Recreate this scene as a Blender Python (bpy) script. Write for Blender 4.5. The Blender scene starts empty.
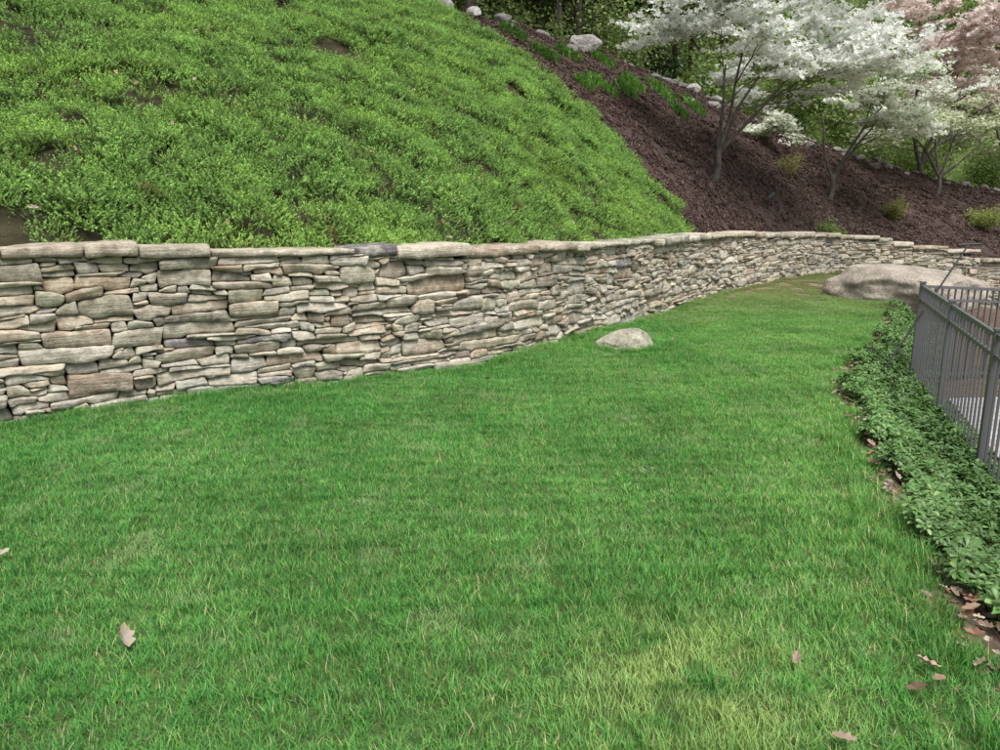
import bpy, math, random
import numpy as np
from mathutils import Vector, Euler, Quaternion, noise as mn
from mathutils.bvhtree import BVHTree

random.seed(7); rng = np.random.default_rng(7)
scene = bpy.context.scene
R = math.radians

# ------------------------------------------------------------ helpers
def link(o):
    scene.collection.objects.link(o); return o

def make_mesh(name, verts, faces, mats=(), cols=None, smooth=False, fmat=None):
    me = bpy.data.meshes.new(name)
    me.from_pydata([tuple(v) for v in verts], [], [tuple(f) for f in faces])
    for m in mats: me.materials.append(m)
    if cols is not None:
        ca = me.color_attributes.new('col', 'FLOAT_COLOR', 'POINT')
        c = np.ones((len(verts), 4), dtype=np.float32); c[:, :3] = np.asarray(cols)[:, :3]
        ca.data.foreach_set('color', c.ravel())
    if fmat is not None:
        me.polygons.foreach_set('material_index', np.asarray(fmat, dtype=np.int32))
    if smooth:
        me.polygons.foreach_set('use_smooth', np.ones(len(faces), dtype=bool))
    me.update()
    return me

def make_obj(name, *a, **k):
    return link(bpy.data.objects.new(name, make_mesh(name, *a, **k)))

def N(nt, t, **kw):
    n = nt.nodes.new(t)
    for k, v in kw.items(): setattr(n, k, v)
    return n

def new_mat(name):
    m = bpy.data.materials.new(name); m.use_nodes = True
    nt = m.node_tree; nt.nodes.clear()
    return m, nt

def ramp(nt, stops, fac):
    r = N(nt, 'ShaderNodeValToRGB')
    e = r.color_ramp.elements
    while len(e) < len(stops): e.new(0.5)
    for i, (p, c) in enumerate(stops):
        e[i].position = p; e[i].color = (c[0], c[1], c[2], 1) if hasattr(c, '__len__') else (c, c, c, 1)
    nt.links.new(fac, r.inputs[0]); return r.outputs[0]

def mix(nt, blend, fac, a, b):
    m = N(nt, 'ShaderNodeMix', data_type='RGBA', blend_type=blend)
    for i, v in ((0, fac), (6, a), (7, b)):
        if isinstance(v, (int, float)): m.inputs[i].default_value = v if i == 0 else (v, v, v, 1)
        elif isinstance(v, tuple): m.inputs[i].default_value = (*v, 1)
        else: nt.links.new(v, m.inputs[i])
    return m.outputs[2]

def nz(nt, vec, scale, detail=3, rough=0.55):
    n = N(nt, 'ShaderNodeTexNoise'); n.inputs['Scale'].default_value = scale
    n.inputs['Detail'].default_value = detail; n.inputs['Roughness'].default_value = rough
    if vec is not None: nt.links.new(vec, n.inputs['Vector'])
    return n.outputs['Fac']

def maprange(nt, v, a, b, c, d):
    mr = N(nt, 'ShaderNodeMapRange')
    for i, q in enumerate((a, b, c, d)): mr.inputs[i+1].default_value = q
    nt.links.new(v, mr.inputs[0]); return mr.outputs[0]

def leaf_mat(name, var=((0.3, .6), (0.7, 1.35)), nscale=0.6, transl=0.3, rough=.55, spec=.3, tint=None):
    m, nt = new_mat(name)
    pos = N(nt, 'ShaderNodeNewGeometry').outputs['Position']
    at = N(nt, 'ShaderNodeAttribute', attribute_name='col').outputs['Color']
    c = mix(nt, 'MULTIPLY', 1.0, at, ramp(nt, var, nz(nt, pos, nscale, 2)))
    if tint: c = tint(nt, pos, c)
    b = N(nt, 'ShaderNodeBsdfPrincipled'); b.inputs['Roughness'].default_value = rough
    b.inputs['Specular IOR Level'].default_value = spec
    nt.links.new(c, b.inputs['Base Color'])
    out = N(nt, 'ShaderNodeOutputMaterial')
    if transl > 0:
        t = N(nt, 'ShaderNodeBsdfTranslucent'); nt.links.new(c, t.inputs['Color'])
        mx = N(nt, 'ShaderNodeMixShader'); mx.inputs[0].default_value = transl
        nt.links.new(b.outputs[0], mx.inputs[1]); nt.links.new(t.outputs[0], mx.inputs[2])
        nt.links.new(mx.outputs[0], out.inputs[0])
    else: nt.links.new(b.outputs[0], out.inputs[0])
    return m

def solid_mat(name, rough=.8, nscale=8, lo=.7, hi=1.3, bump=.4, bscale=30, color=None, metallic=0, spec=.3, dist=.02, extra=None):
    m, nt = new_mat(name)
    pos = N(nt, 'ShaderNodeNewGeometry').outputs['Position']
    if color is None: base = N(nt, 'ShaderNodeAttribute', attribute_name='col').outputs['Color']
    else: base = color
    c = mix(nt, 'MULTIPLY', 1.0, base, ramp(nt, ((.3, lo), (.7, hi)), nz(nt, pos, nscale, 4)))
    if extra: c = extra(nt, pos, c)
    b = N(nt, 'ShaderNodeBsdfPrincipled'); b.inputs['Roughness'].default_value = rough
    b.inputs['Metallic'].default_value = metallic; b.inputs['Specular IOR Level'].default_value = spec
    nt.links.new(c, b.inputs['Base Color'])
    if bump > 0:
        bp = N(nt, 'ShaderNodeBump'); bp.inputs['Strength'].default_value = bump; bp.inputs['Distance'].default_value = dist
        nt.links.new(nz(nt, pos, bscale, 5, .65), bp.inputs['Height']); nt.links.new(bp.outputs[0], b.inputs['Normal'])
    out = N(nt, 'ShaderNodeOutputMaterial'); nt.links.new(b.outputs[0], out.inputs[0])
    return m

def scatter(name, protos, pts, rots, scls, idx=None):
    """one object: a point mesh whose vertices carry instanced prototypes"""
    n = len(pts)
    me = bpy.data.meshes.new(name); me.vertices.add(n)
    me.vertices.foreach_set('co', np.asarray(pts, dtype=np.float32).ravel())
    a = me.attributes.new('rot', 'FLOAT_VECTOR', 'POINT'); a.data.foreach_set('vector', np.asarray(rots, dtype=np.float32).ravel())
    scls = np.asarray(scls, dtype=np.float32)
    if scls.ndim == 1: scls = np.repeat(scls[:, None], 3, axis=1)
    a = me.attributes.new('scl', 'FLOAT_VECTOR', 'POINT'); a.data.foreach_set('vector', scls.ravel())
    if idx is None: idx = rng.integers(0, len(protos), n)
    a = me.attributes.new('idx', 'INT', 'POINT'); a.data.foreach_set('value', np.asarray(idx, dtype=np.int32))
    ob = link(bpy.data.objects.new(name, me))
    col = bpy.data.collections.new(name + '_parts')
    for i, p in enumerate(protos):
        col.objects.link(bpy.data.objects.new('%s_part_%02d' % (name, i), p))
    g = bpy.data.node_groups.new(name, 'GeometryNodeTree')
    g.interface.new_socket('Geometry', in_out='INPUT', socket_type='NodeSocketGeometry')
    g.interface.new_socket('Geometry', in_out='OUTPUT', socket_type='NodeSocketGeometry')
    gi = g.nodes.new('NodeGroupInput'); go = g.nodes.new('NodeGroupOutput')
    ci = g.nodes.new('GeometryNodeCollectionInfo'); ci.inputs['Collection'].default_value = col
    ci.inputs['Separate Children'].default_value = True; ci.inputs['Reset Children'].default_value = True
    ip = g.nodes.new('GeometryNodeInstanceOnPoints'); ip.inputs['Pick Instance'].default_value = True
    def na(nm, dt):
        x = g.nodes.new('GeometryNodeInputNamedAttribute'); x.data_type = dt; x.inputs['Name'].default_value = nm
        return x.outputs['Attribute']
    er = g.nodes.new('FunctionNodeEulerToRotation')
    L = g.links.new
    L(gi.outputs[0], ip.inputs['Points']); L(ci.outputs[0], ip.inputs['Instance'])
    L(na('idx', 'INT'), ip.inputs['Instance Index'])
    L(na('rot', 'FLOAT_VECTOR'), er.inputs[0]); L(er.outputs[0], ip.inputs['Rotation'])
    L(na('scl', 'FLOAT_VECTOR'), ip.inputs['Scale']); L(ip.outputs[0], go.inputs[0])
    md = ob.modifiers.new('scatter', 'NODES'); md.node_group = g
    return ob

def sst(x): x = np.clip(x, 0, 1); return x * x * (3 - 2 * x)

# ------------------------------------------------------------ layout curves
WB = np.array([(-8.5,1.2),(-6.5,3.1),(-5.0,4.6),(-3.84,5.65),(-3.0,6.3),(-1.83,6.84),(-.98,7.38),(0,8.23),(1.32,10.04),
               (2.95,12.57),(4.47,14.95),(6.5,17.4),(8.83,19.5),(11.3,20.3),(14,20.6),(18,20.8),(24,21)])
WT = np.array([1.40,1.40,1.37,1.355,1.32,1.28,1.235,1.21,1.19,1.15,1.12,1.02,.90,.58,.12,-.2,-.4])
CR = np.array([(-17,8,8),(-14.5,10.5,7.8),(-12,12.2,7.5),(-9.5,13.8,7.1),(-8,14.6,6.9),(-6,15.7,6.6),(-4,16.7,6.3),(-2.2,17.6,6.0),
               (-.6,18.6,5.8),(.8,19.8,5.7),(3.2,22,5.45),(6.5,24.3,4.7),(10.5,26.3,3.6),(14.5,27.5,2.7),(19,28.2,1.9),(25,29,1.5),(46,33,1.2)], dtype=float)
def catmull(P, k=24):
    P = np.asarray(P, float); out = []
    Q = np.vstack([2*P[0]-P[1], P, 2*P[-1]-P[-2]])
    for i in range(1, len(Q)-2):
        for j in range(k):
            t = j/k
            out.append(.5*((2*Q[i])+(-Q[i-1]+Q[i+1])*t+(2*Q[i-1]-5*Q[i]+4*Q[i+1]-Q[i+2])*t*t+(-Q[i-1]+3*Q[i]-3*Q[i+1]+Q[i+2])*t**3))
    out.append(Q[-2]); return np.array(out)
WALL = catmull(np.column_stack([WB, WT, CR]))
seg = np.hypot(*np.diff(WALL[:, :2], axis=0).T); S = np.concatenate([[0], np.cumsum(seg)]); SL = S[-1]; SE = SL-6.0
TN = np.gradient(WALL[:, :2], axis=0); TN /= np.linalg.norm(TN, axis=1)[:, None]
NRM = np.column_stack([TN[:, 1], -TN[:, 0]])
def wpos(s): return np.interp(s, S, WALL[:, 0]), np.interp(s, S, WALL[:, 1])
def wnrm(s):
    a, b = np.interp(s, S, NRM[:, 0]), np.interp(s, S, NRM[:, 1]); l = np.hypot(a, b); return a/l, b/l
def wtop(s): return np.interp(s, S, WALL[:, 2])
def wall_dist(x, y):
    x = np.asarray(x, float); y = np.asarray(y, float)
    out = np.empty(x.shape); xf, yf, of = x.ravel(), y.ravel(), out.ravel()
    for a in range(0, len(xf), 20000):
        dx = xf[a:a+20000, None]-WALL[None, :, 0]; dy = yf[a:a+20000, None]-WALL[None, :, 1]
        k = np.argmin(dx*dx+dy*dy, axis=1); r = np.arange(len(k))
        of[a:a+20000] = dx[r, k]*NRM[k, 0]+dy[r, k]*NRM[k, 1]
    return of.reshape(x.shape)

EY = [-6,1,2.33,3.01,3.87,5.31,6.65,7.6,8.82,10.5,12.3,15,18,20]; EX = [1.5,1.6,1.71,1.88,2.13,2.60,3.0,3.45,4.25,5.3,6.2,8.0,10.4,12]
def xedge(y): return np.interp(y, EY, EX)
def fx(y): return 3.55+(np.asarray(y)-5.29)*.36
def ground_z(x, y):
    x = np.asarray(x, float); y = np.asarray(y, float)
    z = -.40*sst((x-xedge(y))/.7)
    z = z-.30*sst((x-4.6)/4)*sst((13-y)/3)-.7*sst((x-9)/5)*sst((y-11)/3)
    z = z+.025*np.sin(x*1.1+.5)*np.sin(y*.8)+.012*np.sin(x*3.1+y*2.3)
    return z

# ------------------------------------------------------------ materials
def grass_tint(nt, pos, c):
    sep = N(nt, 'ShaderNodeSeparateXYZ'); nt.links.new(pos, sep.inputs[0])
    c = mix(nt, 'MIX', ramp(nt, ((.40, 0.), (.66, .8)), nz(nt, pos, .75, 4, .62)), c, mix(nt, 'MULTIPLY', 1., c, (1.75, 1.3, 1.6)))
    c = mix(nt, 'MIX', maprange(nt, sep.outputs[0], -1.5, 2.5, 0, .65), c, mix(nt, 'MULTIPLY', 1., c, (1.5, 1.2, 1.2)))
    c = mix(nt, 'MIX', ramp(nt, ((.55, 0.), (.72, .5)), nz(nt, pos, 2.4, 3, .6)), c, (.36, .46, .22))
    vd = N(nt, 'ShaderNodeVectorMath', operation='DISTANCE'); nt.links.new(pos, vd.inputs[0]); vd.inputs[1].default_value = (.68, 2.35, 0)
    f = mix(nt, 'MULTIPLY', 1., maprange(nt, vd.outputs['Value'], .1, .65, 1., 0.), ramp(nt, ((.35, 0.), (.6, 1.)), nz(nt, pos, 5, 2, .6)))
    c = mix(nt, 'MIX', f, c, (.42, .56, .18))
    c = mix(nt, 'MIX', maprange(nt, sep.outputs[1], 10.5, 16, 0, .75), c, (.26, .235, .11))
    return c
M_grass = leaf_mat('grass_blades', ((.3, .82), (.7, 1.2)), 1.3, .28, .55, .25, tint=grass_tint)
def jun_tint(nt, pos, c):
    c = mix(nt, 'MIX', ramp(nt, ((.45, 0.), (.65, .6)), nz(nt, pos, .8, 3, .6)), c, mix(nt, 'MULTIPLY', 1., c, (1.22, 1.1, .95)))
    return mix(nt, 'MIX', ramp(nt, ((.66, 0.), (.72, .85)), nz(nt, pos, 2.3, 3, .6)), c, (.26, .16, .09))
M_jun = leaf_mat('juniper_foliage', ((.3, .72), (.7, 1.28)), 3.2, .25, .6, .2, tint=jun_tint)
M_pach = leaf_mat('pachysandra_leaves', ((.3, .7), (.7, 1.3)), 2.0, .15, .38, .45)
M_leaf = leaf_mat('tree_leaves', ((.3, .6), (.7, 1.4)), .35, .4, .6, .2)
M_petal = leaf_mat('dogwood_bracts', ((.3, .92), (.7, 1.05)), .8, .4, .6, .2)
M_dry = leaf_mat('dry_leaves', ((.3, .7), (.7, 1.3)), 5, .1, .7, .2)
M_bark = solid_mat('bark', .9, 6, .6, 1.4, .8, 25, dist=.03)
def lichen(nt, pos, c):
    c = mix(nt, 'MIX', ramp(nt, ((.55, 0.), (.66, .5)), nz(nt, pos, 7, 5, .7)), c, (.24, .24, .14))
    return mix(nt, 'MULTIPLY', .8, c, ramp(nt, ((.4, .6), (.62, 1.1)), nz(nt, pos, 22, 5, .7)))
M_rock = solid_mat('granite_boulder', .85, 3, .65, 1.25, .8, 14, dist=.05, extra=lichen)
M_metal = solid_mat('painted_metal', .45, 3, .92, 1.06, 0.05, 60, color=(.115, .115, .12), metallic=0, spec=.5)
M_dark = solid_mat('dark_metal', .4, 3, .9, 1.1, 0, color=(.02, .02, .02), spec=.5)
M_ground = solid_mat('ground_soil', .95, 7, .6, 1.4, .9, 22, dist=.04)
M_mulch = solid_mat('hill_mulch', .95, 5, .5, 1.5, 1.0, 16, dist=.09)

# wall stone
M_stone, nt = new_mat('fieldstone')
pos = N(nt, 'ShaderNodeNewGeometry').outputs['Position']
at = N(nt, 'ShaderNodeAttribute', attribute_name='col').outputs['Color']
c = mix(nt, 'MULTIPLY', 1., at, ramp(nt, ((.28, .65), (.5, 1.), (.72, 1.3)), nz(nt, pos, 9, 4, .68)))
mp = N(nt, 'ShaderNodeMapping'); mp.inputs['Scale'].default_value = (2.5, 2.5, 34)
nt.links.new(pos, mp.inputs[0])
strata = nz(nt, mp.outputs[0], 1.6, 4, .6)
c = mix(nt, 'MULTIPLY', .8, c, ramp(nt, ((.35, .8), (.65, 1.18)), strata))
c = mix(nt, 'MIX', ramp(nt, ((.48, 0.), (.62, .65)), nz(nt, pos, 4.5, 5, .72)), c, (.55, .515, .42))
c = mix(nt, 'MIX', ramp(nt, ((.58, 0.), (.72, .45)), nz(nt, pos, 1.9, 4, .7)), c, (.36, .35, .19))
c = mix(nt, 'MIX', ramp(nt, ((.60, 0.), (.74, .4)), nz(nt, pos, 3.1, 4, .7)), c, (.45, .35, .23))
c = mix(nt, 'MULTIPLY', .55, c, ramp(nt, ((.36, .55), (.5, 1.)), nz(nt, pos, 26, 4, .75)))
b = N(nt, 'ShaderNodeBsdfPrincipled'); b.inputs['Roughness'].default_value = .9; b.inputs['Specular IOR Level'].default_value = .15
nt.links.new(c, b.inputs['Base Color'])
bp = N(nt, 'ShaderNodeBump'); bp.inputs['Strength'].default_value = .8; bp.inputs['Distance'].default_value = .022
bp2 = N(nt, 'ShaderNodeBump'); bp2.inputs['Strength'].default_value = .7; bp2.inputs['Distance'].default_value = .022
nt.links.new(nz(nt, pos, 28, 5, .72), bp.inputs['Height']); nt.links.new(strata, bp2.inputs['Height'])
nt.links.new(bp2.outputs[0], bp.inputs['Normal']); nt.links.new(bp.outputs[0], b.inputs['Normal'])
nt.links.new(b.outputs[0], N(nt, 'ShaderNodeOutputMaterial').inputs[0])

# ------------------------------------------------------------ ground sheet
def axis(lo, hi, step, far):
    a = list(np.arange(lo, hi+1e-6, step)); d = step; x = hi
    while x < far: d *= 1.35; x += d; a.append(x)
    d = step; x = lo; pre = []
    while x > -far: d *= 1.35; x -= d; pre.append(x)
    return np.array(pre[::-1]+a)
ax = axis(-9, 16, .11, 300); ay = axis(-2, 22, .11, 300)
GX, GY = np.meshgrid(ax, ay)
GZ = ground_z(GX, GY)
wd = wall_dist(GX, GY)
GZ = np.where(wd < -.3, np.minimum(GZ, -.3) - 1.5*sst((-wd-.3)/3), GZ)
nx, ny = len(ax), len(ay)
gv = np.column_stack([GX.ravel(), GY.ravel(), GZ.ravel()])
ii = np.arange(nx*ny).reshape(ny, nx)
gf = np.column_stack([ii[:-1, :-1].ravel(), ii[:-1, 1:].ravel(), ii[1:, 1:].ravel(), ii[1:, :-1].ravel()])
ed = (GX-xedge(GY)).ravel()
lawn = np.array([.08, .12, .035]); bed = np.array([.12, .08, .055]); far = np.array([.12, .17, .05])
k = sst((ed+.05)/.2)[:, None]
gc = lawn*(1-k)+bed*k
worn = (sst((GY-11)/5)*sst((18-np.abs(GY))/1)).ravel()[:, None]*(1-k)
gc = gc*(1-worn*.9)+np.array([.22, .16, .11])*worn*.9
farm = (sst((np.abs(GX)-20)/10)+sst((np.abs(GY)-24)/10)).clip(0, 1).ravel()[:, None]
gc = gc*(1-farm)+far*farm
make_obj('ground', gv, gf, [M_ground], gc, True)

# ------------------------------------------------------------ hill (loft wall-back -> crest -> woods)
sN, rN = 320, 90
sv = np.linspace(0, SL, sN)
bx, by = wpos(sv); nxx, nyy = wnrm(sv)
cx, cy, cz = (np.interp(sv, S, WALL[:, i]) for i in (3, 4, 5))
w0 = np.column_stack([bx-nxx*.50, by-nyy*.50, wtop(sv)-.05]); c0 = np.column_stack([cx, cy, cz])
fr = np.clip(sv/SE, 0, 1.15)
bd = np.column_stack([-.55+.85*fr, .85+.1*fr]); bd /= np.linalg.norm(bd, axis=1)[:, None]
JA = np.array([4.0, 14.25]); JB = np.array([-1.4, 17.7])
_d = JB-JA; _n = np.array([-_d[1], _d[0]])/np.hypot(*_d)
_sg = 1 if (np.array([-4., 10.])-JA) @ _n > 0 else -1
def jun_side(x, y): return _sg*((x-JA[0])*_n[0]+(y-JA[1])*_n[1])
rows = []
rs = np.linspace(0, 1, rN)
for r in rs:
    P = w0*(1-r)+c0*r; P[:, 2] += .35*math.sin(math.pi*r)*(1-.4*np.minimum(fr, 1))
    P[:, 2] -= .05*(1-sst((r)/.05))
    rows.append(P)
ds = [.6, 1.5, 3, 5, 8, 12, 18, 26, 36, 50, 70, 100, 150, 250]
for d in ds:
    P = c0.copy(); P[:, :2] += bd*d
    P[:, 2] += -.15*min(d, 1.5)+np.interp(d, [0, 3, 12, 36, 70, 250], [0, 0, 1.2, 5.5, 9, 12])*(.7+.5*fr)
    rows.append(P)
H = np.array(rows); nr = len(rows)
hv = H.reshape(-1, 3).copy()
js = jun_side(hv[:, 0], hv[:, 1])
rr = np.repeat(np.concatenate([rs, 1+np.array(ds)]), sN); ff = np.tile(fr, nr)
for i in range(len(hv)):
    p = hv[i]; rv = rr[i]
    if rv < 1.01:
        e = min(1, rv*12)
        a = (.16 if js[i] > 0 else .07)*e
        hv[i, 2] += a*mn.noise(Vector((p[0]*.9, p[1]*.9, 0)))+a*.6*mn.noise(Vector((p[0]*2.6, p[1]*2.6, 4)))
        if js[i] <= 0: hv[i, 2] += .03*e*mn.noise(Vector((p[0]*7, p[1]*7, 4)))
    else: hv[i, 2] += .3*min(1, (rv-1)/6)*mn.noise(Vector((p[0]*.2, p[1]*.2, 0)))
ij = np.arange(nr*sN).reshape(nr, sN)
hf = np.column_stack([ij[:-1, :-1].ravel(), ij[:-1, 1:].ravel(), ij[1:, 1:].ravel(), ij[1:, :-1].ravel()])
hc = np.tile(np.array([.075, .048, .041]), (len(hv), 1))
hc[(js > 0) & (rr <= 1)] = (.05, .045, .022)
bk = rr > 1.9
gmix = sst((ff-.42)/.2)[:, None]
hc[bk] = (np.array([.08, .075, .035])*(1-gmix)+np.array([.13, .19, .05])*gmix)[bk]
make_obj('hillside_terrain', hv, hf, [M_mulch], hc, True)
BV = BVHTree.FromPolygons([Vector(v) for v in hv], [tuple(f) for f in hf.tolist()])
def hz(x, y):
    h = BV.ray_cast(Vector((x, y, 60)), Vector((0, 0, -1)))
    return (h[0].z, h[1]) if h[0] is not None else (0., Vector((0, 0, 1)))

# ------------------------------------------------------------ dry-stone wall
PAL = [((.44,.395,.31),5),((.39,.365,.31),4),((.38,.305,.225),2.5),((.21,.195,.20),.6),((.38,.36,.27),1.),((.52,.475,.39),3.5),((.30,.265,.21),1.5),((.46,.39,.30),4)]
PW = np.array([p[1] for p in PAL]); PW = PW/PW.sum()
def stone_col():
    c = np.array(PAL[rng.choice(len(PAL), p=PW)][0])*rng.uniform(.8, 1.18); return np.clip(c*rng.uniform(.98, 1.02, 3), .02, .62)
SV, SF, SC = [], [], []
def base_z(s):
    x, y = wpos(s); return ground_z(x, y)-.06
def add_stone(sa, sb, bot, top, off, depth, cap=False):
    """bot/top are callables of s"""
    L = sb-sa; n = max(3, int(L/(.035)))
    g = min(.004, L*.05); ts = [0, min(.2, .006/L), min(.33, .022/L)]
    inner = list(np.linspace(ts[2], 1-ts[2], n+1)[1:-1]); tt = ts+inner+[1-t for t in ts[::-1]]
    col = stone_col(); o = len(SV); sd = rng.uniform(0, 100)
    k = 0
    skew = rng.uniform(-.05, .05); vt = rng.uniform(-.022, .018)
    sh0, sh1 = rng.uniform(-.4, .4, 2); r0_, r1_ = rng.uniform(.02, .24, 2)
    for q, t in enumerate(tt):
        s = sa+g+(L-2*g)*t
        zb, zt = bot(s), top(s)
        e = min(q, len(tt)-1-q); h = zt-zb
        rr_ = r0_ if t < .5 else r1_
        sh = (rr_, rr_*.3, rr_*.08)[e] if e < 3 else 0
        zb2, zt2 = zb+h*sh*.7, zt-h*sh; h2 = zt2-zb2
        pull = (.014, .003, 0)[e] if e < 3 else 0
        bev = min(.006, h2*.13)
        f = off-pull
        if cap:
            sec = [(-depth, zb2), (-.02+f, zb2), (f-.004, zb2+bev), (f+.004, zb2+h2*.4), (f, zb2+h2*.7), (f-.004, zt2-bev), (f-.02, zt2), (f-.14, zt2), (f-.27, zt2), (-depth+.03, zt2), (-depth, zt2-.02)]
        else:
            sec = [(-depth, zb2), (-.02+f, zb2), (f-.002, zb2+bev), (f+vt*.3, zb2+h2*.33), (f+vt, zb2+h2*.66), (f+vt*1.2-.002, zt2-bev), (f+vt-.018, zt2), (-depth, zt2)]
        k = len(sec)
        z0 = base_z(s)
        shr = (sh0*(1-t)**3+sh1*t**3)*min(.05, h) if not cap else 0
        for (d, z) in sec:
            w = mn.noise(Vector((s*8+sd, z*16, sd)))*.018+mn.noise(Vector((s*24+sd, z*45, sd*2)))*.011
            if d < -.15 and not cap: w = 0
            zz = z+mn.noise(Vector((s*13, d*14+sd, sd+z*3)))*min(.012, h*.12)
            if cap: zz += mn.noise(Vector((s*5, d*5+sd, sd)))*.012; w += mn.noise(Vector((s*4+sd, 0, sd)))*.03
            dd = d+w+skew*(t-.5)-(z-z0)*.045
            s2 = s+shr*((z-zb)/max(h, .001)-.5)*2
            px, py = wpos(s2); a, b_ = wnrm(s2)
            SV.append((px+a*dd, py+b_*dd, zz)); SC.append(col)
    for q in range(len(tt)-1):
        for j in range(k):
            j2 = (j+1) % k
            SF.append((o+q*k+j, o+(q+1)*k+j, o+(q+1)*k+j2, o+q*k+j2))
    SF.append(tuple(o+j for j in range(k))); SF.append(tuple(o+(len(tt)-1)*k+j for j in reversed(range(k))))

DS = .02; nC = int(SE/DS); sc = (np.arange(nC)+.5)*DS
bz = base_z(sc); sky = bz.copy()
CAPT = .088+.028*np.sin(sc*1.9)*np.sin(sc*.7+1)
T = wtop(sc)-CAPT
it = 0
done = np.zeros(nC, bool)
while it < 9000:
    it += 1
    rel = np.where(done, 99, sky-bz)
    i = int(np.argmin(rel))
    if rel[i] > 50: break
    if sky[i] > T[i]-.022: done[i] = True; continue
    tol = rng.uniform(.016, .045); a = i
    while a > 0 and abs(sky[a-1]-sky[i]) < tol and i-a < 50: a -= 1
    b = i+1
    while b < nC and abs(sky[b]-sky[i]) < tol and b-i < 50: b += 1
    n = b-a
    big = rng.random() < .33
    want = int(np.clip(rng.lognormal(math.log(.46 if big else .27), .45), .09, .95)/DS)
    if n > want*1.35 or n > 48:
        want = min(want, n)
        if rng.random() < .5: b = a+want
        else: a = b-want
    n = b-a
    L = n*DS
    th = float(np.clip(rng.lognormal(math.log(.09 if big else .052), .40), .022, .17)); th = min(th, L*.5+.012)
    lft = sky[a-1] if a > 0 else 9; rgt = sky[b] if b < nC else 9
    m = sky[a:b].mean(); nb = min(lft, rgt)
    if L < .1 and nb > m: th = float(np.clip(nb-m, .02, .10))
    else:
        for q in (lft, rgt):
            if abs(m+th-q) < .012 and q-m > .02: th = q-m
    th = min(th, max(.02, T[a:b].mean()-m+.004))
    if T[a:b].mean()-(m+th) < .02: th = max(.02, T[a:b].mean()-m)
    x = np.linspace(-1, 1, n)
    tilt = rng.uniform(-.25, .25)*min(th, .07)
    newtop = m+th+tilt*x*1.2
    if n > 6: newtop = newtop-rng.uniform(.05, .4)*th*np.clip((x*rng.choice([-1, 1])-.3)/.7, 0, 1)*rng.choice([0, 1])
    newtop = np.maximum(newtop, sky[a:b]+.012)
    ob_, on_ = sky[a:b].copy(), newtop.copy(); ss = sc[a:b]
    if n > 3: kk = np.ones(3)/3; ob_[1:-1] = np.convolve(ob_, kk, 'valid')
    gp = rng.uniform(.0, .0025)
    if n >= 2:
        add_stone(a*DS, b*DS, lambda s, X=ss, Y=ob_: float(np.interp(s, X, Y))+gp, lambda s, X=ss, Y=on_: float(np.interp(s, X, Y))-gp*.4,
                  float(np.clip(rng.normal(0, .017), -.038, .045)), .2)
    sky[a:b] = newtop
# cap slabs
s = 0.
while s < SE-.2:
    L = min(float(np.clip(rng.lognormal(math.log(.66), .4), .28, 1.3)), SE-s)
    a, b = int(s/DS), min(nC, int((s+L)/DS)+1); base = float(np.percentile(sky[a:b], 60)); ct = CAPT[a:b].mean()
    tv = float(ct+rng.uniform(-.02, .012)); tl = rng.uniform(-.014, .014)
    add_stone(s, s+L, lambda q, B=base: B, lambda q, B=base, s0=s, L0=L, tv=tv, tl=tl: B+tv+tl*(q-s0)/L0*2, float(rng.uniform(.03, .10)), float(rng.uniform(.5, .62)), cap=True)
    s += L
make_obj('dry_stone_retaining_wall', SV, SF, [M_stone], SC, True)
cv, cf = [], []
for j, s in enumerate(np.linspace(0, SE, 260)):
    x, y = wpos(s); a, b = wnrm(s); z0 = float(base_z(s))
    cv += [(x-a*.13, y-b*.13, z0-.1), (x-a*(.17), y-b*(.17), float(wtop(s))-.13), (x-a*.6, y-b*.6, float(wtop(s))-.13)]
    if j: o = 3*j; cf += [(o-3, o, o+1, o-2), (o-2, o+1, o+2, o-1)]
make_obj('retaining_wall_backfill', cv, cf, [solid_mat('backfill', .95, 5, .7, 1.2, .3, 20, color=(.05, .042, .033))])

# ------------------------------------------------------------ lawn
def blade_tile(n, side, h0, h1, w, name, cfun, lean=.8):
    V, F, C = [], [], []
    for _ in range(n):
        x, y = random.uniform(-.5, .5)*side, random.uniform(-.5, .5)*side
        tf = .75+.5*(mn.noise(Vector((x*14, y*14, n+len(name)*3+ord(name[-1]))))+.5)
        h = random.uniform(h0, h1)*tf; az = random.random()*6.283
        ln = h*random.uniform(.1, lean)*1.3; dx, dy = math.cos(az)*ln, math.sin(az)*ln
        fa = az+math.pi/2+random.uniform(-.6, .6); wx, wy = math.cos(fa)*w/2, math.sin(fa)*w/2
        col = cfun(); o = len(V)
        for t, ww in ((0, 1), (.55, .85)):
            px, py, pz = x+dx*t**1.8, y+dy*t**1.8, h*t*(1-.15*t)
            V += [(px-wx*ww, py-wy*ww, pz), (px+wx*ww, py+wy*ww, pz)]
            C += [col]*2
        V.append((x+dx, y+dy, h*.85)); C.append(col)
        F += [(o, o+1, o+3, o+2), (o+2, o+3, o+4)]
    return make_mesh(name, V, F, [M_grass], C)
def gcol():
    u = random.random()
    if u < .035: return (.44, .42, .22)
    b = random.uniform(.68, 1.38)
    if u < .32: return (.13*b, .33*b, .06*b)
    return (.070*b, .25*b, .052*b)
gp = [blade_tile(1500, .345, .028, .058, .0031, 'gp%d' % i, gcol, .8) for i in range(7)]
st = .30
x, y = np.meshgrid(np.arange(-7.5, 11.5, st), np.arange(.4, 19.5, st)); x = x.ravel(); y = y.ravel()
x = x+rng.uniform(-.04, .04, len(x))*st; y = y+rng.uniform(-.04, .04, len(y))*st
ed = x-xedge(y)+.10*np.sin(y*5)+.06*np.sin(y*13+x)
wdd = wall_dist(x, y)
keep = (ed < -.13) & (wdd > .05)
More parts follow.
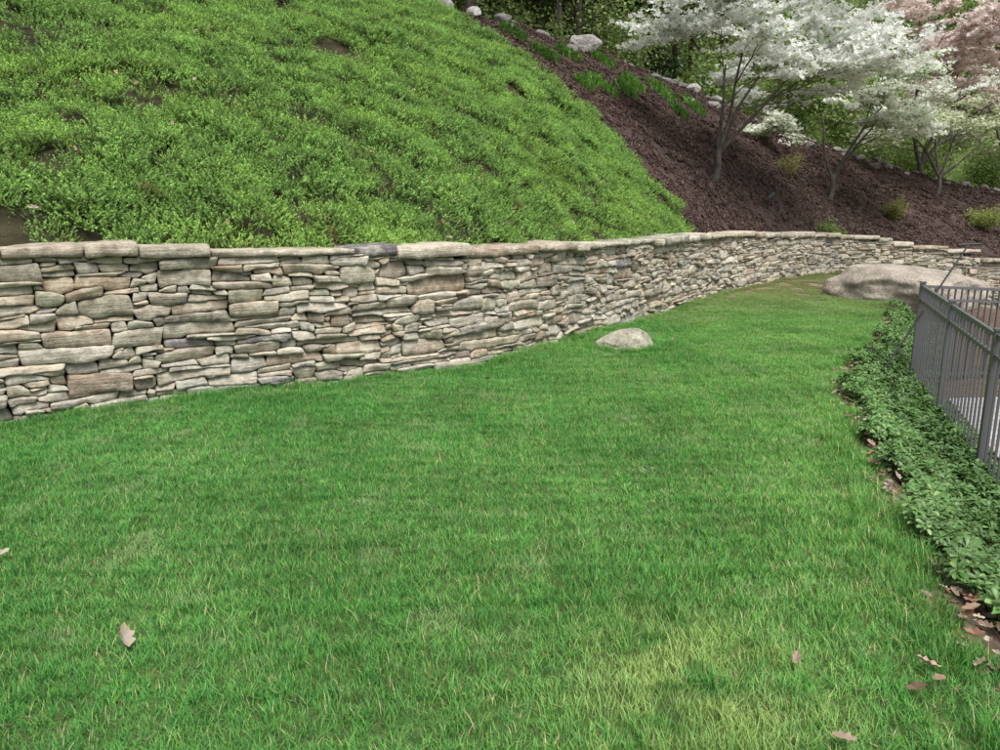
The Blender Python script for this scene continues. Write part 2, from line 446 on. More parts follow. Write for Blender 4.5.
keep &= ~((np.hypot((x-1.50)/.36, (y-8.95)/.24) < 1))
keep &= rng.random(len(x)) < np.where(y > 12, np.clip(1-(y-12)/9, .35, 1), 1)
x, y, wdd = x[keep], y[keep], wdd[keep]
tx, ty = [], []
for yy in np.arange(.6, 14, .05):
    tx.append(float(xedge(yy))-random.uniform(.0, .2)-.05*math.sin(yy*5)); ty.append(yy+random.uniform(-.03, .03))
gt = [blade_tile(170, .14, .03, .07, .0033, 'gt%d' % i, gcol, .9) for i in range(3)]
for s in np.arange(2, SE*.8, .045):
    a, b = wpos(s); n0, n1 = wnrm(s); dd = random.uniform(.0, .16); tx.append(float(a+n0*dd)); ty.append(float(b+n1*dd))
for _ in range(60):
    a = random.random()*6.28; tx.append(1.50+math.cos(a)*.46); ty.append(8.95+math.sin(a)*.34)
tx, ty = np.array(tx), np.array(ty); n0 = len(x)
X = np.concatenate([x, tx]); Y = np.concatenate([y, ty]); n = len(X)
nn = np.array([mn.noise(Vector((a*.8, b*.8, 3)))+.6*mn.noise(Vector((a*2.1, b*2.1, 7))) for a, b in zip(X, Y)])
zs = (1+.35*nn)*np.where(Y > 11, .75, 1)*rng.uniform(.93, 1.07, n)
zs[n0:] *= rng.uniform(.8, 1.8, n-n0)
rz = rng.integers(0, 4, n)*math.pi/2+rng.uniform(-.06, .06, n)
idx = np.concatenate([rng.integers(0, 7, n0), rng.integers(7, 10, n-n0)])
scatter('lawn_grass', gp+gt, np.column_stack([X, Y, ground_z(X, Y)-.004]), np.column_stack([np.zeros(n), np.zeros(n), rz]), np.column_stack([np.full(n, 1.03), np.full(n, 1.03), zs]), idx)

# ------------------------------------------------------------ juniper
def jun_patch(name, nb=84, R0=.16):
    V, F, C = [], [], []
    for _ in range(nb):
        a = random.random()*6.283; r = R0*math.sqrt(random.random())
        p = Vector((r*math.cos(a), r*math.sin(a), .05*mn.noise(Vector((r*math.cos(a)*12, r*math.sin(a)*12, nb+ord(name[-1])))))); el = random.uniform(.3, 1.3); a2 = a+random.uniform(-1.2, 1.2)
        d = Vector((math.cos(a2)*math.cos(el), math.sin(a2)*math.cos(el), math.sin(el)))
        L = random.uniform(.06, .13); br = random.uniform(.66, 1.3)
        m = 8
        for j in range(m):
            t = (j+.5)/m; q = p+d*L*t; d = (d+Vector((0, 0, .03))).normalized()
            for kk in range(2 if j < m-1 else 4):
                v = Vector((random.gauss(0, 1), random.gauss(0, 1), random.gauss(0, 1))).normalized()
                ld = (d*.9+v*.8).normalized(); sd = ld.cross(v).normalized() if ld.cross(v).length > .01 else Vector((1, 0, 0))
                l = random.uniform(.014, .026)*(1.1-.35*t); w = .0045
                o = len(V); V += [q-sd*w, q+sd*w, q+ld*l]
                F.append((o, o+1, o+2))
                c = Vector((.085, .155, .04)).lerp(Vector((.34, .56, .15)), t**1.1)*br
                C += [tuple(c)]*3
    return make_mesh(name, V, F, [M_jun], C)
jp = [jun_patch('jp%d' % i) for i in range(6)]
def sample_hill(density, cond, rmax=1.0):
    q = hf[(rr[hf[:, 0]] <= rmax) & (rr[hf[:, 2]] <= rmax+.02)]
    p0, p1, p2, p3 = hv[q[:, 0]], hv[q[:, 1]], hv[q[:, 2]], hv[q[:, 3]]
    ar = .5*np.linalg.norm(np.cross(p2-p0, p3-p1), axis=1)
    cn = rng.poisson(ar*density); id_ = np.repeat(np.arange(len(q)), cn)
    u, v = rng.random(len(id_))[:, None], rng.random(len(id_))[:, None]
    P = (p0[id_]*(1-u)+p1[id_]*u)*(1-v)+(p3[id_]*(1-u)+p2[id_]*u)*v
    Nn = np.cross(p2-p0, p3-p1)[id_]; Nn /= np.linalg.norm(Nn, axis=1)[:, None]; Nn[Nn[:, 2] < 0] *= -1
    m = cond(P); return P[m], Nn[m]
def euler_from(nv, up=.5):
    out = []
    for v in nv:
        w = (Vector(v)*(1-up)+Vector((0, 0, up))).normalized()
        q = Vector((0, 0, 1)).rotation_difference(w) @ Quaternion((0, 0, 1), random.random()*6.283)
        e = q.to_euler(); out.append((e.x, e.y, e.z))
    return np.array(out)
def jcond(P):
    w = np.array([mn.noise(Vector((p[0]*1.3, p[1]*1.3, 9)))*.5 for p in P])
    gap = np.array([mn.noise(Vector((p[0]*1.9, p[1]*1.9, p[2]))) for p in P])
    nb = np.array([mn.noise(Vector((p[0]*1.4, p[1]*1.4, 30))) for p in P])
    bare = (wall_dist(P[:, 0], P[:, 1]) > -.66-.12*nb) & (P[:, 0] < -2.8) & (nb > .1)
    return (jun_side(P[:, 0], P[:, 1])+w*.5 > 0) & (P[:, 0] > -13) & ((gap > -.46) | (rng.random(len(P)) < .3)) & ~bare
P, Nn = sample_hill(34, jcond)
hgt = np.array([.17*mn.noise(Vector((p[0]*2.6, p[1]*2.6, p[2]*2.6)))+.12*mn.noise(Vector((p[0]*5.5, p[1]*5.5, p[2]*5.5))) for p in P])
P += Nn*(hgt+.03)[:, None]
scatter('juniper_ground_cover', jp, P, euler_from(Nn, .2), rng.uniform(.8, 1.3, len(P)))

# mulch chips
V, F, C = [], [], []
for _ in range(70):
    p = Vector((random.uniform(-.22, .22), random.uniform(-.22, .22), random.uniform(0, .02))); l, w, h = random.uniform(.012, .045), random.uniform(.005, .014), random.uniform(.003, .008)
    rot = Euler((random.uniform(-.5, .5), random.uniform(-.5, .5), random.random()*6.28)).to_matrix(); o = len(V)
    c = random.choice([(.085, .055, .046), (.06, .037, .032), (.13, .088, .07), (.045, .028, .025)])
    for sx, sy, sz in ((-1,-1,-1),(1,-1,-1),(1,1,-1),(-1,1,-1),(-1,-1,1),(1,-1,1),(1,1,1),(-1,1,1)):
        V.append(p+rot @ Vector((sx*l, sy*w, sz*h))); C.append(c)
    F += [tuple(o+i for i in f) for f in ((0,3,2,1),(4,5,6,7),(0,1,5,4),(1,2,6,5),(2,3,7,6),(3,0,4,7))]
mc = make_mesh('mc', V, F, [M_dry], C)
P, Nn = sample_hill(12, lambda P: (jun_side(P[:, 0], P[:, 1]) < .3) & (P[:, 0] < 19))
scatter('mulch_chips', [mc], P, euler_from(Nn, 0), rng.uniform(.8, 1.4, len(P)))

# dry fallen leaves (lobed, curled)
def dry_leaf(name, col, curl):
    out = [(0, -.05), (.014, -.035), (.028, -.025), (.022, -.008), (.032, .008), (.02, .02), (.018, .036), (0, .05)]
    pts = out+[(-x_*random.uniform(.7, 1.1), y_) for x_, y_ in out[-2:0:-1]]
    V = [(0, 0, .0)]+[(a*.8, b, curl*a*a*16+curl*.5*b*b*8+random.uniform(0, .010)) for a, b in pts]
    F = [(0, 1+i, 1+(i+1) % len(pts)) for i in range(len(pts))]
    return make_mesh(name, V, F, [M_dry], [tuple(v*random.uniform(.8, 1.2) for v in col) for _ in V])
dl = [dry_leaf('dl%d' % i, c, q) for i, (c, q) in enumerate([((.28,.19,.13),1.),((.21,.13,.085),1.4),((.40,.33,.26),1.3),((.15,.095,.065),.6),((.33,.24,.17),1.1)])]
px, py, pz, psz, pid = [], [], [], [], []
for a, b, q, i in [(-1.43,2.64,1.2,2),(-2.35,3.35,.9,2),(-.12,7.1,.9,1),(1.2,7.3,.7,1),(1.05,2.45,.7,4),(2.1,9.2,.8,0),(1.03,2.02,.8,4),(1.5,2.35,.8,0),(1.40,2.3,.7,3),(1.52,2.45,.9,4)]:
    px.append(a); py.append(b); pz.append(float(ground_z(a, b))+.048); psz.append(q); pid.append(i)
for _ in range(420):
    b = random.uniform(1.2, 13); a = float(xedge(b))+random.gauss(.05, .07); px.append(a); py.append(b); pz.append(float(ground_z(a, b))+random.uniform(.015, .05)); psz.append(random.uniform(.4, .85)); pid.append(random.randrange(5))
for _ in range(400):
    b = random.uniform(1.2, 11); a = random.uniform(float(xedge(b)), float(fx(b))+.1); px.append(a); py.append(b); pz.append(float(ground_z(a, b))+random.uniform(.04, .09)); psz.append(random.uniform(.4, .8)); pid.append(random.randrange(5))
for _ in range(30):
    b = random.uniform(3, 15); a = random.uniform(-3, float(xedge(b)))
    if wall_dist([a], [b])[0] > .1: px.append(a); py.append(b); pz.append(float(ground_z(a, b))+.04); psz.append(random.uniform(.25, .45)); pid.append(random.randrange(5))
n = len(px)
scatter('fallen_leaves', dl, np.column_stack([px, py, pz]), np.column_stack([rng.uniform(-.5, .5, n), rng.uniform(-.5, .5, n), rng.uniform(0, 6.28, n)]), psz, pid)
P, Nn = sample_hill(2.2, lambda P: (P[:, 0] > -10) & (P[:, 0] < 16)); P[:, 2] += np.where(jun_side(P[:, 0], P[:, 1]) > 0, .16, .03)
scatter('hillside_leaf_litter', dl, P, euler_from(Nn, 0), rng.uniform(.4, .9, len(P)))

# pachysandra whorls
def whorl(name):
    V, F, C = [], [], []
    for k in range(11):
        az = k*2.4+random.uniform(-.3, .3); el = random.uniform(.0, .75); L = random.uniform(.032, .052); w = L*.26
        d = Vector((math.cos(az)*math.cos(el), math.sin(az)*math.cos(el), math.sin(el))); sd = Vector((-math.sin(az), math.cos(az), 0)); o = len(V)
        p0 = Vector((0, 0, .06+.02*(k/11)))
        b = random.uniform(.7, 1.3); col = (.10*b, .20*b, .055*b) if k > 3 else (.19*b, .30*b, .09*b)
        for t, ww in ((.12, .15), (.45, .7), (.72, 1.), (.9, .7)):
            c = p0+d*L*t*1.25; c.z -= .02*t*t
            up = Vector((0, 0, .006*ww))
            V += [c-sd*w*ww+up, c, c+sd*w*ww+up]; C += [col]*3
        V.append(p0+d*L*1.28-Vector((0, 0, .02))); C.append(col)
        for q in range(3): F += [(o+3*q, o+3*q+1, o+3*q+4, o+3*q+3), (o+3*q+1, o+3*q+2, o+3*q+5, o+3*q+4)]
        F += [(o+9, o+10, o+12), (o+10, o+11, o+12)]
    return make_mesh(name, V, F, [M_pach], C, True)
wp = [whorl('wp%d' % i) for i in range(5)]
tot = 17000; y = rng.uniform(.6, 13.2, tot); x = xedge(y)+rng.uniform(-.1, 1.5, tot)
e = x-xedge(y)+.08*np.sin(y*4)+.05*np.sin(y*11)
k = (e > .09) & (x < np.where(y < 8.7, fx(y)+.12, xedge(y)+.9)) & (rng.random(tot) < np.clip((e-.02)/.18, .12, 1))
k &= ~((np.hypot(x-7.2, (y-13.9)) < 1.15))
x, y = x[k], y[k]
scatter('pachysandra_plants', wp, np.column_stack([x, y, ground_z(x, y)+rng.uniform(-.02, .07, len(x))]), np.column_stack([rng.uniform(-.4, .4, len(x)), rng.uniform(-.4, .4, len(x)), rng.uniform(0, 6.28, len(x))]), rng.uniform(.75, 1.25, len(x)))

# ------------------------------------------------------------ rocks
def rock_geo(cen, size, seed, sub=4, rz=0., cut=.78):
    import bmesh
    bm = bmesh.new(); bmesh.ops.create_icosphere(bm, subdivisions=sub, radius=1)
    V = []
    planes = [Vector((random.gauss(0, 1), random.gauss(0, 1), random.gauss(0, .8))).normalized() for _ in range(12)]
    for v in bm.verts:
        p = v.co.copy()
        for pl in planes:
            d = p.dot(pl)
            if d > cut: p -= pl*(d-cut)*.85
        p *= 1+.12*mn.noise(p*1.6+Vector((seed, 0, 0)))+.05*mn.noise(p*5+Vector((seed, 0, 0)))
        p = Vector((p.x*size[0], p.y*size[1], p.z*size[2])); p.rotate(Euler((0, 0, rz))); V.append(p+Vector(cen))
    F = [tuple(q.index for q in f.verts) for f in bm.faces]; bm.free(); return V, F
def rock(name, cen, size, seed, col, rz=0., cut=.78):
    V, F = rock_geo(cen, size, seed, 5, rz, cut)
    return make_obj(name, V, F, [M_rock], [col]*len(V), True)
rock('flat_lawn_rock', (1.50, 8.95, .02), (.44, .30, .20), 3, (.38, .36, .28), .5, .74)
V, F = rock_geo((0, 0, 0), (1, 1, 1), 8, 5, 0, .86); V2 = []
for p in V:
    q = Vector((p.x*1.35, p.y*1.2, p.z*.60)); tp = .50-.18*q.x+.08*q.y
    if q.z > tp*.6: q.z = tp*.6+(q.z-tp*.6)*.4
    q.z += .04*mn.noise(q*2.0)+.02*mn.noise(q*6.0); V2.append(q+Vector((7.50, 14.3, .12)))
make_obj('ledge_boulder', V2, F, [M_rock], [(.42, .365, .305)]*len(V2), True)
for i, (x, y, s) in enumerate([(2.15, 21.0, .50), (-1.35, 18.15, .45), (-.6, 18.5, .25), (-2.2, 17.6, .3), (5.6, 23.6, .3)]):
    z, _ = hz(x, y); rock('granite_boulder', (x, y, z+s*.2), (s, s*.7, s*.7), 20+i*3, (.42, .40, .38), i, .66)
V, F, C = [], [], []
for i in range(150):
    u = random.uniform(.42, .93)*SE; x, y = np.interp(u, S, WALL[:, 3]), np.interp(u, S, WALL[:, 4]); x += random.gauss(0, .3); y += random.gauss(.3, .6)
    z, _ = hz(x, y); s = random.uniform(.07, .27)
    v, f = rock_geo((x, y, z+s*.15), (s, s*.8, s*.6), i*2.3, 3, random.random()*6, .62)
    o = len(V); V += v; F += [tuple(o+q for q in ff_) for ff_ in f]; c = random.uniform(.16, .32); C += [(c, c*.95, c*.9)]*len(v)
make_obj('crest_rock_border', V, F, [M_rock], C, True)

# ------------------------------------------------------------ trees
def tube(V, F, C, pts, rad, col, k=6):
    o = len(V)
    for i, p in enumerate(pts):
        d = (pts[min(i+1, len(pts)-1)]-pts[max(i-1, 0)]).normalized()
        a = d.orthogonal().normalized(); b = d.cross(a)
        for j in range(k):
            t = 6.2832*j/k; V.append(p+(a*math.cos(t)+b*math.sin(t))*rad[i]); C.append(col)
    for i in range(len(pts)-1):
        for j in range(k):
            F.append((o+i*k+j, o+i*k+(j+1) % k, o+(i+1)*k+(j+1) % k, o+(i+1)*k+j))
def grow(V, F, C, p, d, L, r, depth, maxd, flat, tips, col, lift=.06, wob=.22, nch=(3, 4), t0=2):
    n = 6; pts = [p.copy()]; rad = [r]
    for i in range(n):
        d = (d+Vector((random.gauss(0, wob), random.gauss(0, wob), random.gauss(0, wob*.5)))*.5)
        if depth >= 1: d.z *= (1-flat)
        d.z += lift*.5; d.normalize()
        p = p+d*L/n; pts.append(p.copy()); rad.append(r*(1-.55*(i+1)/n))
        if depth >= maxd-1: tips.append((p.copy(), d.copy()))
    tube(V, F, C, pts, rad, col, 7 if depth < 2 else 4)
    if depth < maxd:
        m = random.randint(*nch)+(1 if depth == 1 else 0)
        for c in range(m):
            t = random.randint(t0 if depth == 0 else 2, n); a = random.uniform(0, 6.283)
            side = d.orthogonal().normalized(); side.rotate(Quaternion(d, a)); side.z *= .5
            nd = (d*random.uniform(.5, 1.)+side*random.uniform(.6, 1.)).normalized()
            grow(V, F, C, pts[t], nd, L*random.uniform(.55, .8), rad[t]*.62, depth+1, maxd, flat, tips, col, lift, wob, nch)
def add_flower(V, F, C, p, s, col, tilt=.7):
    nrm = Vector((random.gauss(0, tilt), random.gauss(0, tilt), 1)).normalized(); a = nrm.orthogonal().normalized(); a.rotate(Quaternion(nrm, random.random()*6.28)); b = nrm.cross(a)
    for k in range(4):
        t = k*1.5708; u = a*math.cos(t)+b*math.sin(t); w = nrm.cross(u)
        o = len(V); V += [p, p+u*s*.6+w*s*.42+nrm*s*.12, p+u*s*1.05+nrm*s*.25, p+u*s*.6-w*s*.42+nrm*s*.12]
        F.append((o, o+1, o+2, o+3)); C += [col]*4
def add_leaf(V, F, C, p, s, col):
    u = Vector((random.gauss(0, 1), random.gauss(0, 1), random.gauss(-.2, .6))).normalized(); w = u.orthogonal().normalized(); w.rotate(Quaternion(u, random.random()*6.28))
    o = len(V); V += [p, p+u*s*.5+w*s*.28, p+u*s, p+u*s*.5-w*s*.28]; F.append((o, o+1, o+2, o+3)); C += [col]*4
def dogwood(name, x, y, h, limbs, petal, nf, leaf, nl, seed, fs=.055, r0=.048, flat=.16, trunk=.6):
    random.seed(seed); z, _ = hz(x, y); V, F, C, tips = [], [], [], []
    bark = (.10, .088, .076); base = Vector((x, y, z-.1))
    q = base+Vector((.06, 0, trunk*.55)); fk = base+Vector((.04, .03, trunk+.1))
    tube(V, F, C, [base, q, fk], [r0*1.8, r0*1.4, r0*1.25], bark, 9); base = fk-Vector((0, 0, .06))
    for (dx, dy, dz) in limbs:
        grow(V, F, C, base+Vector((dx*.03, dy*.03, 0)), Vector((dx, dy, dz)).normalized(), h*.42*random.uniform(.9, 1.1), r0, 0, 4, flat, tips, bark, .05, .2, (2, 4), 3)
    nb = len(F); zm = z+h*.38
    tips = [t for t in tips if t[0].z > zm+random.uniform(-.4, .2)] or tips
    for _ in range(nf):
        p, d = random.choice(tips); q = p+Vector((random.gauss(0, .10), random.gauss(0, .10), random.gauss(.03, .03)))
        b = random.uniform(.85, 1.12); add_flower(V, F, C, q, fs*random.uniform(.7, 1.2), tuple(min(.87, v*b) for v in petal))
    nfl = len(F)
    for _ in range(nl):
        p, d = random.choice(tips); q = p+Vector((random.gauss(0, .12), random.gauss(0, .12), random.gauss(0, .06)))
        b = random.uniform(.7, 1.3); add_leaf(V, F, C, q, .08*random.uniform(.7, 1.2), tuple(v*b for v in leaf))
    fm = [0]*nb+[1]*(nfl-nb)+[2]*(len(F)-nfl)
    return make_obj(name, V, F, [M_bark, M_petal, M_leaf], C, False, fm)
W = (.82, .84, .78); lf = (.2, .32, .08)
dogwood('white_dogwood_tree', 4.9, 18.1, 5.2, [(.45, .0, 1), (-.10, .2, 1.1), (.9, -.2, .9), (.35, .5, 1)], W, 14000, lf, 3000, 11, .062)
dogwood('white_dogwood_tree', 9.1, 21.8, 4.8, [(.3, .1, 1), (-.45, .1, 1.), (.7, 0, .9)], (.80, .83, .72), 8000, lf, 4000, 23, .060)
dogwood('white_dogwood_tree', 13.8, 25, 4.4, [(.3, 0, 1), (-.6, -.1, .8), (.9, 0, .8), (-.1, .4, 1)], (.70, .73, .54), 4200, (.28, .36, .13), 4500, 31)
dogwood('pink_dogwood_tree', 15.0, 28.5, 7.8, [(.2, 0, 1.2), (-.4, -.1, 1), (.6, 0, 1)], (.86, .73, .70), 11000, (.30, .30, .12), 2500, 42, .08, r0=.08)
dogwood('pink_dogwood_tree', 19.0, 29.5, 8.0, [(-.4, 0, 1.2), (.3, -.1, 1), (.6, 0, 1)], (.86, .74, .71), 10000, (.30, .30, .12), 2500, 47, .08, r0=.08)

# shrubs
def shrub(name, x, y, r, h, col, n, seed, stems=12, ls=.05):
    random.seed(seed); z, _ = hz(x, y); V, F, C, tips = [], [], [], []
    for _ in range(stems):
        a = random.random()*6.28; d = Vector((math.cos(a)*r/h, math.sin(a)*r/h, 1)).normalized()
        grow(V, F, C, Vector((x, y, z-.03)), d, h*random.uniform(.5, .8), .008, 1, 2, .0, tips, (.12, .09, .06), .05, .2, (2, 3))
    nb = len(F)
    for _ in range(n):
        p, d = random.choice(tips); b = random.uniform(.6, 1.4)
        add_leaf(V, F, C, p+Vector([random.gauss(0, .05) for _ in range(3)]), ls*random.uniform(.7, 1.3), tuple(v*b for v in col))
    return make_obj(name, V, F, [M_bark, M_leaf], C, False, [0]*nb+[1]*(len(F)-nb))
shrub('azalea_shrub', 7.8, 21.5, .45, .6, (.30, .29, .12), 2200, 1)
shrub('azalea_shrub', 8.2, 19.7, .5, .5, (.18, .24, .08), 1500, 2)
shrub('azalea_shrub', 11.0, 22, .45, .65, (.27, .28, .09), 2000, 3)
shrub('azalea_shrub', 14.2, 23.0, .6, .8, (.24, .28, .08), 2500, 4)
shrub('twiggy_shrub', 7.9, 23.4, .6, 1.3, (.2, .16, .1), 150, 5, 16)
def tuft(name, x, y, r, seed, n=260, col=(.13, .27, .05)):
    random.seed(seed); V, F, C = [], [], []
    for _ in range(n):
        a = random.random()*6.28; rr_ = r*math.sqrt(random.random()); bx_, by_ = x+math.cos(a)*rr_, y+math.sin(a)*rr_
        zz, _ = hz(bx_, by_); a2 = random.random()*6.28; h = random.uniform(.10, .28); o = len(V); b = random.uniform(.7, 1.4)
        d = Vector((math.cos(a2), math.sin(a2), 0)); s_ = Vector((-d.y, d.x, 0))*.012; p = Vector((bx_, by_, zz-.02))
        V += [p-s_, p+s_, p+d*h*.3+Vector((0, 0, h*.8))+s_, p+d*h*.3+Vector((0, 0, h*.8))-s_, p+d*h*.8+Vector((0, 0, h*.75))]
        F += [(o, o+1, o+2, o+3), (o+3, o+2, o+4)]; C += [tuple(v*b for v in col)]*5
    return make_obj(name, V, F, [M_leaf], C)
for i, (x, y, r) in enumerate([(2.3, 18.2, .35), (3.3, 20.2, .3), (3.0, 19.2, .25), (4.2, 21.1, .4), (1.0, 17.9, .3), (1.6, 19.0, .3), (2.6, 20.6, .3), (.3, 18.4, .3), (5.2, 21.8, .35), (1.8, 17.4, .2), (4.5, 20.3, .2), (8.9, 19.9, .3)]):
    tuft('daylily_clump', x, y, r, 60+i)

# ------------------------------------------------------------ woods behind the crest
def bg_tree(name, h, kind, seed):
    random.seed(seed); V, F, C, tips = [], [], [], []
    if kind == 'con':
        pts = [Vector((0, 0, h*i/8)) for i in range(9)]; tube(V, F, C, pts, [.16*(1-i/9)+.01 for i in range(9)], (.06, .05, .04), 6); nb = len(F)
        for _ in range(5200):
            t = random.random()**.8; zz = h*(.06+.94*t); R_ = (1-t)*h*.24+.15; a = random.random()*6.28; r = R_*math.sqrt(random.uniform(.1, 1))
            tier = math.sin(zz*5+a*2)*.15; b = random.uniform(.5, 1.5)
            add_leaf(V, F, C, Vector((math.cos(a)*r, math.sin(a)*r, zz-r*.25+tier)), .26, (.055*b, .095*b, .04*b))
    else:
        grow(V, F, C, Vector((0, 0, -.2)), Vector((random.gauss(0, .06), 0, 1)).normalized(), h*.6, .15 if kind == 'dec' else .05, 0, 3, 0, tips, (.10, .085, .07), .05, .12, (4, 6))
        nb = len(F); col = random.choice([(.32, .42, .15), (.38, .48, .2), (.27, .37, .12)]) if kind == 'dec' else (.28, .37, .13)
        if kind == 'dec':
            for _ in range(14):
                zz = random.uniform(.1, .6)*h; a = random.random()*6.28
                grow(V, F, C, Vector((0, 0, zz)), Vector((math.cos(a), math.sin(a), .3)).normalized(), h*.18, .03, 2, 3, 0, tips, (.10, .085, .07), .02, .15, (2, 3))
        for _ in range(6500 if kind == 'dec' else 2500):
            p, d = random.choice(tips); b = random.uniform(.5, 1.5)
            add_leaf(V, F, C, p+Vector([random.gauss(0, .35) for _ in range(3)]), .16, tuple(v*b for v in col))
    return make_mesh(name, V, F, [M_bark, M_leaf], C, False, [0]*nb+[1]*(len(F)-nb))
bt = [bg_tree('bt0', 10, 'con', 1), bg_tree('bt1', 12, 'con', 2), bg_tree('bt2', 13, 'dec', 3), bg_tree('bt3', 15, 'dec', 4), bg_tree('bt4', 12, 'dec', 6), bg_tree('bt5', 3.2, 'und', 5), bg_tree('bt6', 2.6, 'und', 8)]
random.seed(99)
P, Rr, Sc, Id = [], [], [], []
def put(u, d, i, s):
    ss = u*SE; x = np.interp(ss, S, WALL[:, 3])+np.interp(ss, sv, bd[:, 0])*d; y = np.interp(ss, S, WALL[:, 4])+np.interp(ss, sv, bd[:, 1])*d
    z, _ = hz(x, y); P.append((x, y, z-.05)); Rr.append((0, 0, random.random()*6.28)); Sc.append(s); Id.append(i)
for _ in range(22): put(random.uniform(.35, .62), random.uniform(6, 16), random.choice([0, 1]), random.uniform(.8, 1.2))
for _ in range(60): put(random.uniform(.3, .68), random.uniform(2.5, 25), random.choice([2, 3, 4]), random.uniform(.8, 1.2))
for _ in range(30): put(random.uniform(.35, .66), random.uniform(3, 14), random.choice([5, 6]), random.uniform(.5, 1.0))
for _ in range(80): put(random.uniform(.55, 1.15), random.uniform(16, 60), random.choice([2, 3, 4, 2, 3, 4, 1]), random.uniform(.8, 1.3))
for _ in range(70): put(random.uniform(.6, 1.15), random.uniform(6, 45), random.choice([5, 6]), random.uniform(.6, 1.6))
for _ in range(26): put(random.uniform(.74, 1.15), random.uniform(4, 9), random.choice([5, 6]), random.uniform(.45, .8))
for _ in range(100): put(random.uniform(.2, 1.18), random.uniform(45, 85), random.choice([2, 3, 4, 0]), random.uniform(1.1, 1.7))
scatter('distant_forest', bt, P, Rr, Sc, Id)

# ------------------------------------------------------------ metal fence
def box(V, F, p0, p1, w, d, up=Vector((0, 0, 1))):
    p0, p1 = Vector(p0), Vector(p1); ax_ = (p1-p0).normalized()
    s_ = ax_.cross(up); s_ = s_.normalized() if s_.length > .01 else Vector((1, 0, 0)); t_ = s_.cross(ax_).normalized(); o = len(V)
    for p in (p0, p1):
        for a, b in ((-1, -1), (1, -1), (1, 1), (-1, 1)): V.append(p+s_*a*w/2+t_*b*d/2)
    F += [tuple(o+i for i in f) for f in ((0,1,2,3),(7,6,5,4),(0,4,5,1),(1,5,6,2),(2,6,7,3),(3,7,4,0))]
V, F = [], []
def run(a, b, npan, za, zb, hh=1.14, skip_first=False):
    for i in range(npan):
        t0, t1 = i/npan, (i+1)/npan
        A_ = Vector((a[0]+(b[0]-a[0])*t0, a[1]+(b[1]-a[1])*t0, za+(zb-za)*t0)); B_ = Vector((a[0]+(b[0]-a[0])*t1, a[1]+(b[1]-a[1])*t1, za+(zb-za)*t1))
        d = (B_-A_); dh = Vector((d.x, d.y, 0)).normalized()
        for q in ([A_] if i or not skip_first else [])+([B_] if i == npan-1 else []):
            box(V, F, q-Vector((0, 0, .3)), q+Vector((0, 0, hh+.04)), .055, .055, dh)
            box(V, F, q+Vector((0, 0, hh+.04)), q+Vector((0, 0, hh+.055)), .068, .068, dh)
        u = d.normalized()*.03
        for z_, w_ in ((hh, .032), (hh-.15, .028), (.1, .028)):
            box(V, F, A_+u+Vector((0, 0, z_)), B_-u+Vector((0, 0, z_)), .03, w_)
        L_ = d.length; m = int(L_/.115)
        for j in range(1, m):
            q = A_+d*(j/m)
            for z0_, z1_ in ((.02, .085), (.115, hh-.165), (hh-.135, hh-.017)):
                box(V, F, q+Vector((0, 0, z0_)), q+Vector((0, 0, z1_)), .016, .016, dh)
F0 = (2.49, 2.35); F1 = (4.84, 8.83); F2 = (9.6, 11.0)
run(F0, F1, 4, -.46, -.40); run(F1, F2, 3, -.40, -.78, skip_first=True)
make_obj('metal_fence', V, F, [M_metal])

# patio beyond the fence
M_pat, nt = new_mat('patio_paving')
pos = N(nt, 'ShaderNodeNewGeometry').outputs['Position']
br = N(nt, 'ShaderNodeTexBrick'); br.inputs['Scale'].default_value = 1.6; nt.links.new(pos, br.inputs[0])
br.inputs['Color1'].default_value = (.40, .38, .37, 1); br.inputs['Color2'].default_value = (.32, .31, .31, 1); br.inputs['Mortar'].default_value = (.16, .15, .14, 1); br.inputs['Mortar Size'].default_value = .01
c = mix(nt, 'MULTIPLY', 1., br.outputs[0], ramp(nt, ((.3, .75), (.7, 1.2)), nz(nt, pos, 3, 5)))
b = N(nt, 'ShaderNodeBsdfPrincipled'); b.inputs['Roughness'].default_value = .8; nt.links.new(c, b.inputs[0]); nt.links.new(b.outputs[0], N(nt, 'ShaderNodeOutputMaterial').inputs[0])
pp = [(float(fx(1.))+.25, 1.), (12, 1.), (12, 8.6), (float(fx(7.9))+.25, 7.9)]
V = [(x, y, -.345) for x, y in pp]+[(x, y, -.9) for x, y in pp]
make_obj('stone_patio', V, [(0, 1, 2, 3)]+[(i, i+4, (i+1) % 4+4, (i+1) % 4) for i in range(4)], [M_pat])

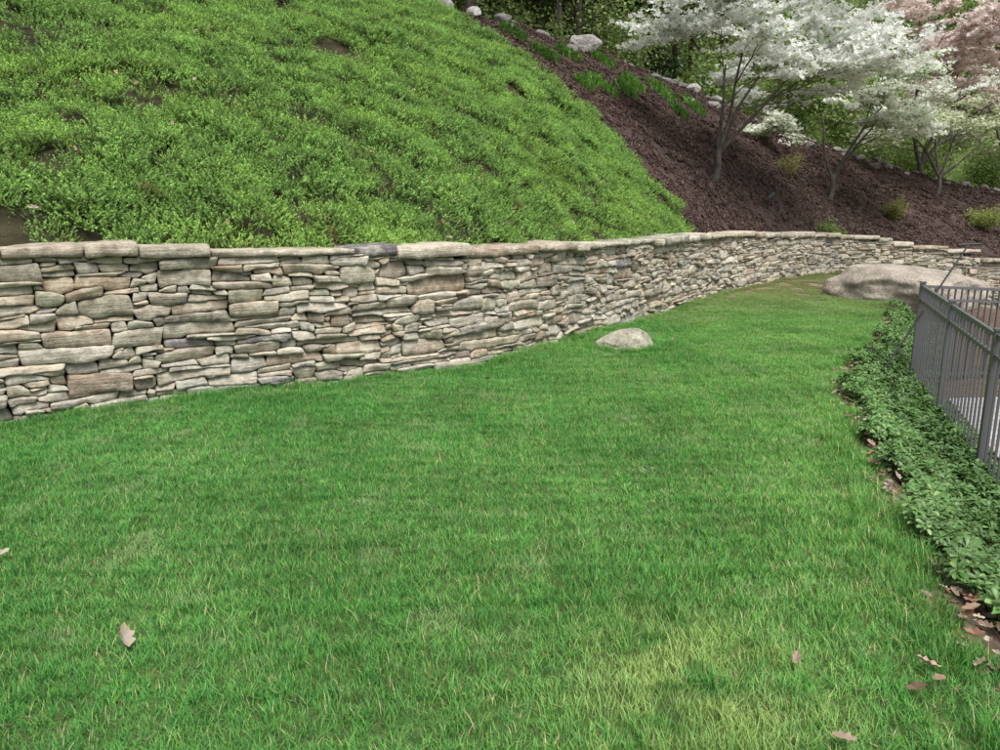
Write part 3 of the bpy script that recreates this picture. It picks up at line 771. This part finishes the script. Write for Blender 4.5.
# leaning garden stake and small landscape spotlight
V, F, C = [], [], []
a, b = Vector((4.14, 8.14, -.1)), Vector((5.5, 9.15, 1.2))
tube(V, F, C, [a, a.lerp(b, .5), b], [.011, .011, .010], (0, 0, 0), 8)
d = Vector((.7, -.1, .05)).normalized(); tube(V, F, C, [b-d*.12, b+d*.12], [.014, .014], (0, 0, 0), 8); tube(V, F, C, [b, b+(b-a).normalized()*.1], [.018, .004], (0, 0, 0), 8)
make_obj('leaning_garden_stake', V, F, [M_dark])
z, _ = hz(6.4, 18.8); V, F, C = [], [], []
p = Vector((6.4, 18.8, z)); tube(V, F, C, [p, p+Vector((0, 0, .28))], [.02, .02], (0, 0, 0), 8)
q = p+Vector((0, 0, .3)); tube(V, F, C, [q-Vector((.1, .02, .05)), q-Vector((.02, 0, .01)), q+Vector((.12, .04, .1)), q+Vector((.125, .04, .1))], [.03, .06, .075, .001], (0, 0, 0), 10)
make_obj('landscape_spotlight', V, F, [M_dark])

# ------------------------------------------------------------ light, world, camera
sd = Vector((.25, -.50, 1.1)).normalized()
w = bpy.data.worlds.new('World'); scene.world = w; w.use_nodes = True; nt = w.node_tree; nt.nodes.clear()
sk = nt.nodes.new('ShaderNodeTexSky'); sk.sky_type = 'NISHITA'; sk.sun_disc = False
sk.sun_elevation = math.asin(sd.z); sk.sun_rotation = math.atan2(sd.x, sd.y); sk.air_density = 1.2; sk.dust_density = 3
hs = nt.nodes.new('ShaderNodeHueSaturation'); hs.inputs['Saturation'].default_value = .45
bg = nt.nodes.new('ShaderNodeBackground'); bg.inputs[1].default_value = .15
nt.links.new(sk.outputs[0], hs.inputs['Color']); nt.links.new(hs.outputs[0], bg.inputs[0]); nt.links.new(bg.outputs[0], nt.nodes.new('ShaderNodeOutputWorld').inputs[0])
sl = bpy.data.lights.new('sun', 'SUN'); sl.energy = 4.5; sl.angle = R(40); sl.color = (1, .97, .93)
so = link(bpy.data.objects.new('sun', sl)); so.rotation_euler = sd.to_track_quat('Z', 'Y').to_euler(); so.location = (0, 0, 30)
cam = bpy.data.cameras.new('camera'); cam.lens = 27.72; cam.sensor_width = 36; cam.clip_end = 1500; cam.clip_start = .05
co = link(bpy.data.objects.new('camera', cam)); co.location = (0, 0, 1.65); co.rotation_euler = (R(90-12.45), 0, 0)
scene.camera = co
scene.view_settings.view_transform = 'Standard'; scene.view_settings.look = 'None'; scene.view_settings.exposure = 0
